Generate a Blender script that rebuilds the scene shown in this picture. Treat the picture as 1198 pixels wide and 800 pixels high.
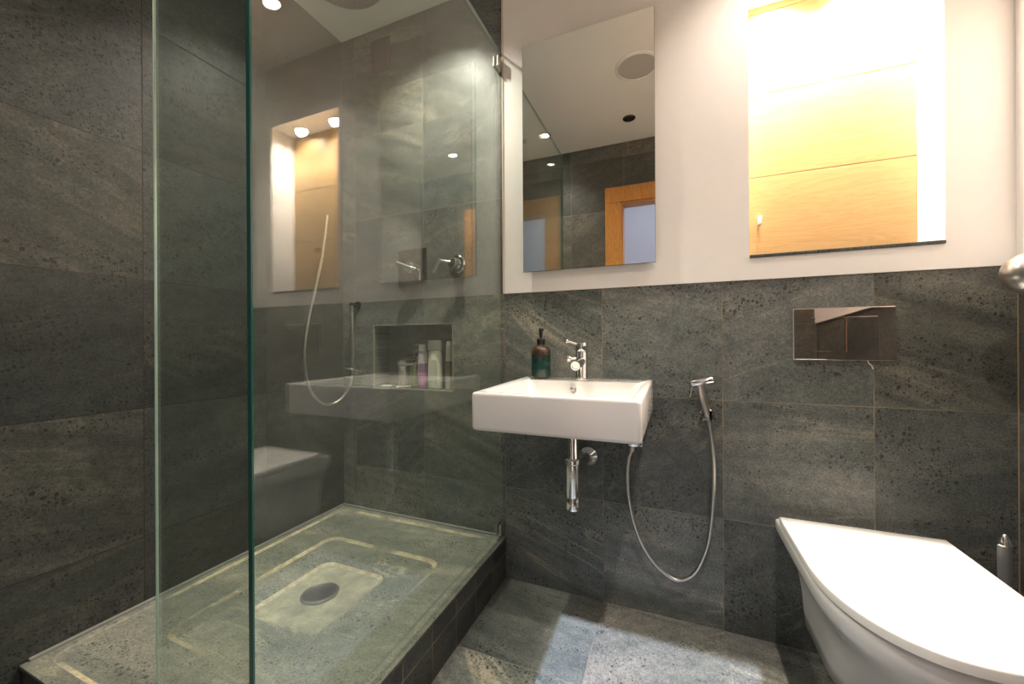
import bpy, bmesh, math, random
from mathutils import Vector, Matrix
random.seed(7)
for o in list(bpy.data.objects): bpy.data.objects.remove(o)
S = bpy.context.scene
C = S.collection
PI = math.pi
def R(d): return math.radians(d)

# ------------------------------------------------------------------ key measures (metres)
T = 0.403                 # stone tile pitch
D = 1.5026                # back wall plane (y)
X0 = -0.6522              # line where shower meets basin area
XL = -1.5415              # left wall
XR = 0.8631               # right wall
YS = -0.147               # wall behind the camera
H = 2.4994                # ceiling
ZB = 1.186                # top of half height tiling
JL, JR, JH = -0.365, 0.27, 2.045   # door opening

# ------------------------------------------------------------------ camera
cam = bpy.data.cameras.new('camera'); co = bpy.data.objects.new('camera', cam); C.objects.link(co)
co.matrix_world = Matrix.Translation((0, 0, 0.98544)) @ Matrix.Rotation(R(22.4135), 4, 'Z') @ Matrix.Rotation(R(90), 4, 'X') @ Matrix.Rotation(R(-0.3237), 4, 'Z')
cam.sensor_fit = 'HORIZONTAL'; cam.sensor_width = 36; cam.lens = 458.17/1198*36
cam.shift_x = 0.0; cam.shift_y = (399.77-400)/1198
cam.clip_start = 0.02
S.camera = co

# ------------------------------------------------------------------ world, daylight, exposure
W = bpy.data.worlds.new('world'); S.world = W; W.use_nodes = True
wn = W.node_tree.nodes['Background']; wn.inputs[0].default_value = (0.76, 0.80, 1.0, 1); wn.inputs[1].default_value = 1.3
sd = bpy.data.lights.new('sun', 'SUN'); sun = bpy.data.objects.new('sun', sd); C.objects.link(sun)
sd.energy = 2.3; sd.color = (0.62, 0.74, 1.0); sd.angle = R(0.6)
sun.rotation_euler = (R(90-51.3), 0, R(1))     # shines towards +y and down, through the roof light beyond the door
sun.location = (0, -3, 4)
vs = S.view_settings
vs.view_transform = 'Standard'; vs.look = 'None'; vs.gamma = 1; vs.use_curve_mapping = False
vs.exposure = 1.45
WARM = (1.0, 0.89, 0.775)
DOWN_W, DOOR_W, NICHE_W, SHOWER_W = 14.0, 13.0, 29.0, 47.0

# ------------------------------------------------------------------ node helpers
class NT:
    def __init__(s, name):
        s.m = bpy.data.materials.new(name); s.m.use_nodes = True
        s.t = s.m.node_tree; s.b = s.t.nodes['Principled BSDF']; s.out = s.t.nodes['Material Output']
    def n(s, typ, **kw):
        nd = s.t.nodes.new(typ)
        for k, v in kw.items(): setattr(nd, k, v)
        return nd
    def put(s, inp, v):
        if hasattr(v, 'is_linked') or isinstance(v, bpy.types.NodeSocket): s.t.links.new(v, inp)
        else:
            if inp.type == 'RGBA' and len(v) == 3: v = (*v, 1)
            inp.default_value = v
    def math(s, op, a, b=None, c=None, clamp=False):
        nd = s.n('ShaderNodeMath', operation=op); nd.use_clamp = clamp
        s.put(nd.inputs[0], a)
        if b is not None: s.put(nd.inputs[1], b)
        if c is not None: s.put(nd.inputs[2], c)
        return nd.outputs[0]
    def mix(s, f, a, b, mode='MIX'):
        nd = s.n('ShaderNodeMix', data_type='RGBA', blend_type=mode)
        s.put(nd.inputs[0], f); s.put(nd.inputs[6], a); s.put(nd.inputs[7], b)
        return nd.outputs[2]
    def ramp(s, f, stops):
        nd = s.n('ShaderNodeValToRGB'); s.put(nd.inputs[0], f)
        e = nd.color_ramp.elements
        while len(e) < len(stops): e.new(0.5)
        for q, (p, c) in zip(e, stops):
            q.position = p; q.color = c if len(c) == 4 else (*c, 1)
        return nd.outputs[0]
    def noise(s, vec, scale, detail=4, rough=0.5, dist=0.0):
        nd = s.n('ShaderNodeTexNoise'); s.put(nd.inputs['Vector'], vec)
        nd.inputs['Scale'].default_value = scale; nd.inputs['Detail'].default_value = detail
        nd.inputs['Roughness'].default_value = rough; nd.inputs['Distortion'].default_value = dist
        return nd.outputs[0]
    def maprange(s, v, a, b, c=0.0, d=1.0):
        nd = s.n('ShaderNodeMapRange'); s.put(nd.inputs[0], v)
        for i, x in enumerate((a, b, c, d)): nd.inputs[i+1].default_value = x
        return nd.outputs[0]
    def pos(s):
        g = s.n('ShaderNodeNewGeometry'); return g.outputs['Position']
    def set(s, **kw):
        for k, v in kw.items():
            s.put(s.b.inputs[k.replace('_', ' ')], v)
        return s.m

def plain(name, col, rough=0.5, metal=0.0, var=0.008, **kw):
    m = NT(name)
    n = m.noise(m.pos(), 35, 3)
    a = 0.0 if metal > 0.5 else var
    c = m.mix(m.maprange(n, 0.3, 0.7, 0, 1), tuple(x*(1-a) for x in col)+(1,), tuple(min(1, x*(1+a)) for x in col)+(1,))
    m.set(Base_Color=c, Roughness=rough, Metallic=metal)
    for k, v in kw.items(): m.b.inputs[k.replace('_', ' ')].default_value = v
    return m.m

def stone(name, ua=None, va=None, u0=0, v0=0, pu=T, pv=T, gain=1.0, grout=(0.30, 0.24, 0.175), gw=0.0022, tilt=0.0, tint=(0.95, 1.0, 1.05), rough=0.42):
    """honed volcanic stone; with ua/va it is cut in tiles of pitch pu x pv with thin grout"""
    m = NT(name); P = m.pos()
    sp = m.n('ShaderNodeSeparateXYZ'); m.put(sp.inputs[0], P); ax = dict(x=sp.outputs[0], y=sp.outputs[1], z=sp.outputs[2])
    if ua:
        fu = m.math('DIVIDE', m.math('SUBTRACT', ax[ua], u0), pu); fv = m.math('DIVIDE', m.math('SUBTRACT', ax[va], v0), pv)
        cu, cv = m.math('FLOOR', fu), m.math('FLOOR', fv)
        du = m.math('MULTIPLY', m.math('PINGPONG', fu, 0.5), pu); dv = m.math('MULTIPLY', m.math('PINGPONG', fv, 0.5), pv)
        # pingpong(0.5) gives distance to the nearest joint
        dm = m.math('MINIMUM', du, dv)
        g = m.maprange(dm, gw*0.35, gw*0.7, 1, 0)
        cc = m.n('ShaderNodeCombineXYZ'); m.put(cc.inputs[0], cu); m.put(cc.inputs[1], cv); cc.inputs[2].default_value = u0*7.3
        wn_ = m.n('ShaderNodeTexWhiteNoise', noise_dimensions='3D'); m.put(wn_.inputs['Vector'], cc.outputs[0])
        rnd, rcol = wn_.outputs['Value'], wn_.outputs['Color']
        a, b = ax[ua], ax[va]
    else:
        g = None; rnd = 0.45; rcol = (0.3, 0.6, 0.4); a, b = ax['x'], ax['y']
    flat = m.n('ShaderNodeCombineXYZ'); m.put(flat.inputs[0], a); m.put(flat.inputs[1], b)
    off = m.n('ShaderNodeVectorMath', operation='SCALE'); m.put(off.inputs[0], rcol); off.inputs['Scale'].default_value = 13.0
    q = m.n('ShaderNodeVectorMath', operation='ADD'); m.put(q.inputs[0], flat.outputs[0]); m.put(q.inputs[1], off.outputs[0])
    rot = m.n('ShaderNodeVectorRotate', rotation_type='Z_AXIS'); m.put(rot.inputs['Vector'], q.outputs[0])
    m.put(rot.inputs['Angle'], m.maprange(rnd, 0, 1, -0.75+tilt, 0.55+tilt))
    st = m.n('ShaderNodeVectorMath', operation='MULTIPLY'); m.put(st.inputs[0], rot.outputs[0]); st.inputs[1].default_value = (0.55, 2.6, 1)
    V, Q = st.outputs[0], q.outputs[0]
    band = m.noise(V, 2.2, 7, 0.55, 0.7)
    cloud = m.noise(Q, 5.0, 6, 0.6, 0.3)
    col = m.ramp(band, [(0.28, (0.058, 0.062, 0.054)), (0.45, (0.084, 0.087, 0.081)), (0.56, (0.104, 0.104, 0.096)), (0.70, (0.138, 0.133, 0.120))])
    col = m.mix(m.maprange(cloud, 0.35, 0.7, 0, 0.55), col, (0.060, 0.068, 0.064, 1))
    # brownish tiles
    sep = m.n('ShaderNodeSeparateColor'); m.put(sep.inputs[0], rcol)
    col = m.mix(m.maprange(sep.outputs[1], 0.35, 1.0, 0, 0.5), col, m.mix(1.0, col, (1.24, 1.02, 0.86, 1), 'MULTIPLY'))
    # light mineral streaks
    v1 = m.noise(V, 1.5, 4, 0.6, 1.2)
    ridge = m.math('ABSOLUTE', m.math('SUBTRACT', v1, 0.53))
    vein = m.math('MULTIPLY', m.maprange(ridge, 0.0, 0.022, 1, 0), m.maprange(m.noise(Q, 3.0, 3), 0.45, 0.65, 0, 0.6))
    col = m.mix(vein, col, (0.20, 0.18, 0.14, 1))
    # bedding streaks, strong on some tiles only
    s3 = m.n('ShaderNodeVectorMath', operation='MULTIPLY'); m.put(s3.inputs[0], rot.outputs[0]); s3.inputs[1].default_value = (0.5, 7.5, 1)
    strk = m.noise(s3.outputs[0], 2.6, 6, 0.62, 0.5)
    col = m.mix(m.maprange(sep.outputs[0], 0.45, 0.9, 0.15, 1.0), col, m.mix(1.0, col, m.ramp(strk, [(0.32, (0.72, 0.72, 0.72)), (0.5, (1.1, 1.08, 1.02)), (0.66, (1.50, 1.42, 1.30))]), 'MULTIPLY'))
    # fine grain
    grain = m.noise(Q, 170, 5, 0.75)
    col = m.mix(1.0, col, m.ramp(grain, [(0.34, (0.58, 0.58, 0.58)), (0.5, (1, 1, 1)), (0.66, (1.5, 1.48, 1.42))]), 'MULTIPLY')
    mott = m.noise(Q, 28, 5, 0.7)
    col = m.mix(1.0, col, m.ramp(mott, [(0.35, (0.80, 0.82, 0.82)), (0.65, (1.18, 1.16, 1.12))]), 'MULTIPLY')
    # pits: dark pores gathered in beds
    bed = m.noise(V, 3.1, 4, 0.6, 0.6)
    bedm = m.maprange(bed, 0.42, 0.58, 0, 1)
    def pits(scale, lo, hi):
        vo = m.n('ShaderNodeTexVoronoi', feature='F1'); m.put(vo.inputs['Vector'], Q); vo.inputs['Scale'].default_value = scale
        vo.inputs['Randomness'].default_value = 1
        s2 = m.n('ShaderNodeSeparateColor'); m.put(s2.inputs[0], vo.outputs['Color'])
        r = m.maprange(s2.outputs[0], 0.45, 1.0, 0, hi)
        r = m.math('MULTIPLY', r, m.math('ADD', m.math('MULTIPLY', bedm, 0.85), 0.15))
        return m.math('MULTIPLY', m.math('LESS_THAN', vo.outputs['Distance'], r), 1.0)
    pit = m.math('MAXIMUM', pits(170, 0, 0.54), m.math('MAXIMUM', pits(78, 0, 0.42), pits(36, 0, 0.24)))
    col = m.mix(m.math('MULTIPLY', pit, 0.82), col, (0.018, 0.017, 0.014, 1))
    # per tile brightness
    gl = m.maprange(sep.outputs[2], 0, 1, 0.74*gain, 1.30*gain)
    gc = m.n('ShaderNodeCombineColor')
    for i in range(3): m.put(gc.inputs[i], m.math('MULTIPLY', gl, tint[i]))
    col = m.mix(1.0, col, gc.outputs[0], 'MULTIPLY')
    hgt = m.math('SUBTRACT', m.math('MULTIPLY', grain, 0.25), pit)
    rg = m.maprange(cloud, 0.3, 0.7, rough-0.06, rough+0.08)
    if g is not None:
        gcol = m.mix(m.maprange(m.noise(P, 9, 3), 0.35, 0.65), tuple(x*0.55 for x in grout)+(1,), (*grout, 1))
        col = m.mix(g, col, gcol)
        hgt = m.math('SUBTRACT', hgt, m.math('MULTIPLY', g, 1.5))
        rg = m.math('ADD', rg, m.math('MULTIPLY', g, 0.3))
    bp = m.n('ShaderNodeBump'); bp.inputs['Strength'].default_value = 0.35; bp.inputs['Distance'].default_value = 0.0012
    m.put(bp.inputs['Height'], hgt)
    m.t.links.new(bp.outputs[0], m.b.inputs['Normal'])
    m.set(Base_Color=col, Roughness=rg)
    m.b.inputs['Specular IOR Level'].default_value = 0.45
    return m.m

def oak(name, axis='x', cols=((0.50, 0.27, 0.095), (0.66, 0.40, 0.17)), rough=0.45):
    m = NT(name); P = m.pos()
    st = m.n('ShaderNodeVectorMath', operation='MULTIPLY'); m.put(st.inputs[0], P)
    st.inputs[1].default_value = {'x': (1.1, 1, 9), 'y': (9, 1.1, 9), 'z': (9, 9, 1.1)}[axis]
    n1 = m.noise(st.outputs[0], 2.2, 5, 0.6, 1.6)
    w = m.math('FRACT', m.math('MULTIPLY', n1, 7.0)); w = m.math('PINGPONG', w, 0.5)
    st2 = m.n('ShaderNodeVectorMath', operation='MULTIPLY'); m.put(st2.inputs[0], P)
    st2.inputs[1].default_value = {'x': (6, 60, 160), 'y': (160, 6, 160), 'z': (160, 160, 6)}[axis]
    n2 = m.noise(st2.outputs[0], 2.0, 4, 0.6)
    c = m.mix(m.maprange(w, 0.0, 0.5, 0, 1), (*cols[0], 1), (*cols[1], 1))
    c = m.mix(m.maprange(n2, 0.5, 0.75, 0, 0.35), c, tuple(x*0.7 for x in cols[0])+(1,))
    return m.set(Base_Color=c, Roughness=rough)

def pane_mat(name, tint, ior=1.70, haze=0.0):
    """clear sheet: fresnel mirror over tinted see-through, the same for every kind of ray"""
    m = NT(name); t = m.t; t.nodes.remove(m.b)
    g = m.n('ShaderNodeNewGeometry')
    i = m.math('ADD', m.math('MULTIPLY', g.outputs['Backfacing'], 1/ior-ior), ior)
    fr = m.n('ShaderNodeFresnel'); m.put(fr.inputs[0], i)
    tr = m.n('ShaderNodeBsdfTransparent'); tr.inputs[0].default_value = (*tint, 1)
    gl = m.n('ShaderNodeBsdfGlossy'); gl.inputs[0].default_value = (1, 1, 1, 1); gl.inputs['Roughness'].default_value = 0.0
    mx = m.n('ShaderNodeMixShader'); t.links.new(fr.outputs[0], mx.inputs[0]); t.links.new(tr.outputs[0], mx.inputs[1]); t.links.new(gl.outputs[0], mx.inputs[2])
    res = mx.outputs[0]
    if haze > 0:      # lime-scale film, uneven
        df = m.n('ShaderNodeBsdfDiffuse'); df.inputs[0].default_value = (0.75, 0.75, 0.7, 1)
        st = m.n('ShaderNodeVectorMath', operation='MULTIPLY'); m.put(st.inputs[0], m.pos()); st.inputs[1].default_value = (1, 3, 1)
        nz = m.maprange(m.noise(st.outputs[0], 2.0, 5, 0.6, 0.5), 0.35, 0.75, haze*0.3, haze)
        m2 = m.n('ShaderNodeMixShader'); m.put(m2.inputs[0], nz); t.links.new(res, m2.inputs[1]); t.links.new(df.outputs[0], m2.inputs[2]); res = m2.outputs[0]
    t.links.new(res, m.out.inputs['Surface'])
    return m.m

def glow(name, col, strength):
    m = NT(name); m.set(Base_Color=(0.9, 0.85, 0.75, 1), Roughness=0.4)
    m.b.inputs['Emission Color'].default_value = (*col, 1); m.b.inputs['Emission Strength'].default_value = strength
    return m.m

M = {}
M['tile_back'] = stone('stone_tiles_back', 'x', 'z', X0, ZB, gain=1.35)
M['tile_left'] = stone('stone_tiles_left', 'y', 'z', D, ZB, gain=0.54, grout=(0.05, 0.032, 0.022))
M['tile_right'] = stone('stone_tiles_right', 'y', 'z', D, ZB)
M['tile_south'] = stone('stone_tiles_behind', 'x', 'z', X0-0.1, ZB)
M['tile_floor'] = stone('stone_tiles_floor', 'x', 'y', X0, 1.108, gain=2.1, tint=(0.95, 1.0, 1.05), grout=(0.36, 0.30, 0.24))
M['tray'] = stone('stone_tray', gain=2.8, tint=(0.96, 1.0, 0.96))
M['riser'] = stone('stone_riser', 'y', 'z', D, 0.107, pu=0.135, pv=0.107, gain=0.6, grout=(0.34, 0.27, 0.19))
M['riser_front'] = stone('stone_riser_front', 'x', 'z', X0, 0.107, pu=0.135, pv=0.107, gain=0.75)
M['slate_sill'] = stone('stone_sill', gain=0.7)
M['niche_stone'] = stone('stone_niche', 'x', 'z', X0, ZB, gain=0.85)
M['plaster'] = plain('white_plaster', (0.87, 0.835, 0.80), 0.55)
M['ceiling'] = plain('ceiling_paint', (0.90, 0.88, 0.85), 0.6)
M['hall'] = plain('hall_paint', (0.54, 0.52, 0.53), 0.7)
M['hall_floor'] = plain('hall_carpet', (0.70, 0.64, 0.56), 0.9)
M['oak_frame'] = oak('oak_frame', 'z', ((0.46, 0.20, 0.045), (0.60, 0.29, 0.08)), 0.35)
M['oak_panel'] = oak('oak_panel', 'x', ((0.60, 0.365, 0.145), (0.655, 0.42, 0.185)), 0.4)
M['ceramic'] = plain('white_ceramic', (0.82, 0.79, 0.76), 0.08)
M['lid'] = plain('white_seat_plastic', (0.86, 0.84, 0.81), 0.18)
M['chrome'] = plain('chrome', (0.80, 0.79, 0.78), 0.09, 1.0)
M['satin'] = plain('satin_steel', (0.62, 0.59, 0.56), 0.28, 1.0)
M['dark_chrome'] = plain('dark_polished_steel', (0.20, 0.18, 0.165), 0.06, 1.0)
M['plate'] = plain('polished_plate', (0.60, 0.53, 0.49), 0.02, 1.0)
M['mirror'] = plain('silvered_glass', (0.80, 0.81, 0.78), 0.0, 1.0)
M['mirror_edge'] = plain('mirror_edge', (0.07, 0.07, 0.055), 0.3)
M['glass'] = pane_mat('clear_glass', (0.905, 0.955, 0.925), haze=0.03)
M['glass_edge'] = plain('green_glass_edge', (0.02, 0.09, 0.075), 0.12)
M['lit_edge'] = plain('lit_glass_edge', (0.62, 0.72, 0.66), 0.15)  # pale colour stands in for light glowing in the polished edge
M['silicone'] = plain('grey_silicone', (0.26, 0.26, 0.235), 0.5)
M['black'] = plain('black_plastic', (0.012, 0.012, 0.012), 0.3)
M['white_plastic'] = plain('white_plastic', (0.78, 0.77, 0.74), 0.3)
M['speaker_mesh'] = plain('speaker_cloth', (0.52, 0.49, 0.46), 0.8)
M['lamp_glow'] = glow('lamp_glow', (1.0, 0.90, 0.78), 22)
M['dark_lens'] = plain('dark_lens', (0.03, 0.028, 0.025), 0.2)
M['grey_plastic'] = plain('grey_plastic', (0.16, 0.16, 0.17), 0.35)
M['amber'] = None
def limescale(name, outer=False):
    m = NT(name)
    P = m.pos(); n = m.noise(P, 26, 5, 0.65)
    c = m.mix(m.maprange(n, 0.35, 0.65), (0.46, 0.36, 0.22, 1), (0.72, 0.65, 0.46, 1))
    big = m.noise(P, 3.4, 4, 0.6); sm_ = m.noise(P, 60, 4, 0.6)
    k = m.math('ADD', m.maprange(big, 0.40, 0.56, 0.10, 0.9), m.maprange(sm_, 0.4, 0.6, -0.15, 0.15), clamp=True)
    if outer:
        sp = m.n('ShaderNodeSeparateXYZ'); m.put(sp.inputs[0], P)
        mask = m.math('MAXIMUM', m.maprange(sp.outputs[1], 1.02, 1.22, 0.16, 1), m.maprange(sp.outputs[0], -1.12, -1.30, 0.16, 1))
        k = m.math('MULTIPLY', k, m.math('MULTIPLY', mask, m.maprange(sp.outputs[0], -0.72, -0.80, 0, 1)))
    c = m.mix(k, (0.19, 0.20, 0.165, 1), c)
    return m.set(Base_Color=c, Roughness=0.6)
M['lime'] = limescale('limescale'); M['lime_outer'] = limescale('limescale_outer', True)

# ------------------------------------------------------------------ mesh helpers
def link(name, bm, mats, parent=None, smooth=False, angle=None, loc=None):
    me = bpy.data.meshes.new(name); bmesh.ops.recalc_face_normals(bm, faces=bm.faces); bm.to_mesh(me); bm.free()
    if not isinstance(mats, (list, tuple)): mats = [mats]
    for x in mats: me.materials.append(x)
    if smooth:
        for p in me.polygons: p.use_smooth = True
        try: me.set_sharp_from_angle(angle=R(angle or 40))
        except Exception: pass
    o = bpy.data.objects.new(name, me); C.objects.link(o)
    if parent is not None:
        o.parent = parent; o.matrix_parent_inverse = Matrix.Translation(-parent.location)
    if loc: o.location = loc
    return o
def box(bm, x0, x1, y0, y1, z0, z1, bev=0, seg=2, mi=0):
    r = bmesh.ops.create_cube(bm, size=1)
    for v in r['verts']:
        v.co = Vector(((x0+x1)/2+v.co.x*(x1-x0), (y0+y1)/2+v.co.y*(y1-y0), (z0+z1)/2+v.co.z*(z1-z0)))
    fs = set(f for v in r['verts'] for f in v.link_faces)
    for f in fs: f.material_index = mi
    if bev:
        es = list(set(e for v in r['verts'] for e in v.link_edges))
        bmesh.ops.bevel(bm, geom=es, offset=bev, segments=seg, affect='EDGES', profile=0.5)
    return bm
def frame_from(d):
    d = d.normalized(); up = Vector((0, 0, 1)) if abs(d.z) < 0.95 else Vector((1, 0, 0))
    a = d.cross(up).normalized(); b = d.cross(a).normalized(); return a, b
def lathe(bm, prof, origin=(0, 0, 0), axis=(0, 0, 1), n=40, mi=0, flute=0, famp=0):
    """prof: list of (radius, distance along axis)"""
    o = Vector(origin); d = Vector(axis).normalized(); a, b = frame_from(d)
    rings = []
    for r, h in prof:
        if r <= 1e-6: rings.append([bm.verts.new(o+d*h)]); continue
        ring = []
        for k in range(n):
            t = 2*PI*k/n; rr = r*(1+famp*math.cos(flute*t)) if flute else r
            ring.append(bm.verts.new(o+d*h+a*rr*math.cos(t)+b*rr*math.sin(t)))
        rings.append(ring)
    for p, q in zip(rings, rings[1:]):
        if len(p) == 1 and len(q) == 1: continue
        for k in range(n):
            if len(p) == 1: f = bm.faces.new((p[0], q[k], q[(k+1) % n]))
            elif len(q) == 1: f = bm.faces.new((p[k], q[0], p[(k+1) % n]))
            else: f = bm.faces.new((p[k], q[k], q[(k+1) % n], p[(k+1) % n]))
            f.material_index = mi
    for ring in (rings[0], rings[-1]):
        if len(ring) > 1:
            f = bm.faces.new(ring); f.material_index = mi
    return bm
def catmull(pts, k=14):
    P = [Vector(p) for p in pts]; P = [P[0]*2-P[1]]+P+[P[-1]*2-P[-2]]; out = []
    for i in range(1, len(P)-2):
        for j in range(k):
            t = j/k; p0, p1, p2, p3 = P[i-1:i+3]
            out.append(0.5*((2*p1)+(-p0+p2)*t+(2*p0-5*p1+4*p2-p3)*t*t+(-p0+3*p1-3*p2+p3)*t**3))
    out.append(P[-2]); return out
def tube(bm, pts, r, n=12, ribs=0.0, pitch=0.0045, mi=0, smooth=True, k=14):
    """swept tube; ribs > 0 gives the wound metal hose its ridges"""
    P = catmull(pts, k) if smooth else [Vector(p) for p in pts]
    if ribs:
        L = [0]
        for a, b in zip(P, P[1:]): L.append(L[-1]+(b-a).length)
        m = int(L[-1]/(pitch/2)); Q = []; i = 0
        for j in range(m+1):
            s = L[-1]*j/m
            while i < len(L)-2 and L[i+1] < s: i += 1
            t = (s-L[i])/max(1e-9, L[i+1]-L[i]); Q.append(P[i].lerp(P[i+1], min(1, t)))
        P = Q
    rings = []; prev = None
    for i, p in enumerate(P):
        d = (P[min(i+1, len(P)-1)]-P[max(i-1, 0)]).normalized()
        if prev is None: a, b = frame_from(d)
        else:
            a = (prev-d*prev.dot(d)).normalized(); b = d.cross(a)
        prev = a
        rr = r(i/(len(P)-1)) if callable(r) else r
        if ribs and i % 2: rr -= ribs
        rings.append([bm.verts.new(p+a*rr*math.cos(2*PI*j/n)+b*rr*math.sin(2*PI*j/n)) for j in range(n)])
    for p, q in zip(rings, rings[1:]):
        for j in range(n):
            f = bm.faces.new((p[j], q[j], q[(j+1) % n], p[(j+1) % n])); f.material_index = mi
    bm.faces.new(rings[0]); bm.faces.new(rings[-1])
    return bm
def loft(bm, rings, cap0=True, cap1=True, mis=None):
    V = [[bm.verts.new(p) for p in r] for r in rings]
    for i, (p, q) in enumerate(zip(V, V[1:])):
        n = len(p)
        for j in range(n):
            f = bm.faces.new((p[j], q[j], q[(j+1) % n], p[(j+1) % n]))
            if mis: f.material_index = mis[i]
    if cap0: bm.faces.new(V[0])
    if cap1:
        f = bm.faces.new(V[-1])
        if mis: f.material_index = mis[-1]
    return bm
def rrect(x0, x1, y0, y1, r, z, seg=8):
    out = []
    for cx, cy, a0 in ((x1-r, y1-r, 0), (x0+r, y1-r, 90), (x0+r, y0+r, 180), (x1-r, y0+r, 270)):
        for k in range(seg+1):
            t = R(a0+90*k/seg); out.append(Vector((cx+r*math.cos(t), cy+r*math.sin(t), z)))
    return out
def empty(name, loc, label, cat, group=None):
    o = bpy.data.objects.new(name, None); C.objects.link(o); o.location = loc; o.empty_display_size = 0.05
    o['label'] = label; o['category'] = cat
    if group: o['group'] = group
    return o
def tag(o, label, cat, group=None):
    o['label'] = label; o['category'] = cat
    if group: o['group'] = group
    return o
def struct(name, bm, m, **kw):
    o = link(name, bm, m, **kw)
    if o.parent is None: o['kind'] = 'structure'
    return o
def rect_wall(bm, axis, plane0, plane1, u0, u1, z0, z1, holes=()):
    """slab between plane0 and plane1 across axis ('x' or 'y'), with rectangular holes (ua, ub, za, zb)"""
    us = sorted(set([u0, u1]+[h[i] for h in holes for i in (0, 1)])); zs = sorted(set([z0, z1]+[h[i] for h in holes for i in (2, 3)]))
    for a, b in zip(us, us[1:]):
        for c, d in zip(zs, zs[1:]):
            mu, mz = (a+b)/2, (c+d)/2
            if any(h[0] < mu < h[1] and h[2] < mz < h[3] for h in holes): continue
            if axis == 'y': box(bm, a, b, plane0, plane1, c, d)
            else: box(bm, plane0, plane1, a, b, c, d)
    bmesh.ops.remove_doubles(bm, verts=bm.verts, dist=1e-5)
    # drop the doubled inner faces between neighbouring blocks
    seen = {}
    for f in bm.faces:
        seen.setdefault(tuple(sorted(v.index for v in f.verts)), []).append(f)
    return bm

# ------------------------------------------------------------------ room shell
# shower niche in the tiles, lit niche in the plaster
SN = (-1.345, -0.905, 0.768, 1.067); SND = 0.112
WN = (0.2335, 0.7140, 1.267, 2.176); WNY = 1.6427
TH = 0.14
struct('floor', box(bmesh.new(), XL, XR, YS-0.10, D, -0.08, 0), M['tile_floor'])
struct('ceiling', box(bmesh.new(), XL-0.1, XR+0.1, YS-0.10, D+TH, H, H+0.08), M['ceiling'])
b = bmesh.new(); rect_wall(b, 'y', D, D+TH, XL-0.1, X0, 0, H, [SN]); struct('wall_back_shower', b, M['tile_back'])
struct('wall_back', box(bmesh.new(), X0, XR+0.1, D, D+TH, 0, ZB), M['tile_back'])
b = bmesh.new(); rect_wall(b, 'y', D-0.007, D+TH, X0, XR+0.1, ZB, H, [WN])
struct('wall_back_plaster', b, M['plaster'])
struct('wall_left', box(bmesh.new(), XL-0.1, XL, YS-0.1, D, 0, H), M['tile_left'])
struct('wall_right', box(bmesh.new(), XR, XR+0.1, YS-0.1, D, 0, ZB), M['tile_right'])
struct('wall_right_plaster', box(bmesh.new(), XR-0.007, XR+0.1, YS-0.1, D-0.007, ZB, H), M['plaster'])
b = bmesh.new(); rect_wall(b, 'y', YS-0.1, YS, XL, XR, 0, H, [(JL-0.02, JR+0.02, 0, JH+0.02)]); struct('wall_front', b, M['tile_south'])
# inner linings of the shower niche
b = bmesh.new()
box(b, SN[0]-0.01, SN[1]+0.01, D+SND, D+SND+0.012, SN[2]-0.01, SN[3]+0.01)
struct('trim_1', b, M['niche_stone'])
b = bmesh.new(); t_ = 0.005
box(b, SN[0]-0.004, SN[1]+0.004, D-0.0015, D+0.006, SN[3]-0.001, SN[3]+t_); box(b, SN[0]-0.004, SN[1]+0.004, D-0.0015, D+0.006, SN[2]-t_, SN[2]+0.001)
box(b, SN[1]-0.001, SN[1]+t_, D-0.0015, D+0.006, SN[2]-t_, SN[3]+t_); box(b, SN[0]-t_, SN[0]+0.001, D-0.0015, D+0.006, SN[2]-t_, SN[3]+t_)
struct('trim_2', b, plain('niche_trim', (0.27, 0.25, 0.20), 0.5))
# silicone seams between tray and walls
ZT = 0.171
b = bmesh.new(); box(b, XL, X0-0.02, D-0.012, D, ZT-0.003, ZT+0.007, 0.002); box(b, XL, XL+0.012, 0.455, D, ZT-0.003, ZT+0.007, 0.002)
struct('trim_3', b, M['silicone'], smooth=True)
# corner bead of the plaster and vertical grout in the right corner
struct('trim_4', box(bmesh.new(), X0-0.004, X0+0.003, D-0.0105, D+0.001, ZB, H-0.001, 0.001), plain('pinkish_bead', (0.62, 0.50, 0.42), 0.6))
struct('trim_5', box(bmesh.new(), XR-0.0022, XR, D-0.0022, D, 0, ZB, 0.0006), plain('corner_grout', (0.30, 0.22, 0.14), 0.7))
# niche sill in dark stone
struct('trim_6', box(bmesh.new(), WN[0], WN[1], D-0.012, WNY, WN[2]-0.010, WN[2], 0.0015), M['slate_sill'])

# the hall behind the camera, under a roof light
HH = 3.05
struct('floor_hall', box(bmesh.new(), -1.8, 1.6, -2.6, YS-0.1, -0.08, 0), M['hall_floor'])
struct('wall_hall', box(bmesh.new(), -1.8, 1.6, -2.7, -2.6, 0, HH), M['hall'])
struct('wall_hall_left', box(bmesh.new(), -1.9, -1.8, -2.7, YS-0.1, 0, HH), M['hall'])
struct('wall_hall_right', box(bmesh.new(), 1.6, 1.7, -2.7, YS-0.1, 0, HH), M['hall'])
b = bmesh.new()
for x0, x1, y0, y1 in ((-1.8, -0.8, -2.6, YS-0.1), (0.8, 1.6, -2.6, YS-0.1), (-0.8, 0.8, -2.6, -2.30)): box(b, x0, x1, y0, y1, HH, HH+0.08)
struct('ceiling_hall', b, M['hall'])
struct('wall_hall_over_door', box(bmesh.new(), -1.8, 1.6, YS-0.0999, YS-0.03, H+0.0801, HH), M['hall'])
b = bmesh.new()
for x0, x1, y0, y1 in ((-0.8, -0.76, -2.30, YS-0.1), (0.76, 0.8, -2.30, YS-0.1), (-0.76, 0.76, -2.30, -2.26), (-0.76, 0.76, YS-0.14, YS-0.1)): box(b, x0, x1, y0, y1, HH-0.01, HH+0.09, 0.003)
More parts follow.
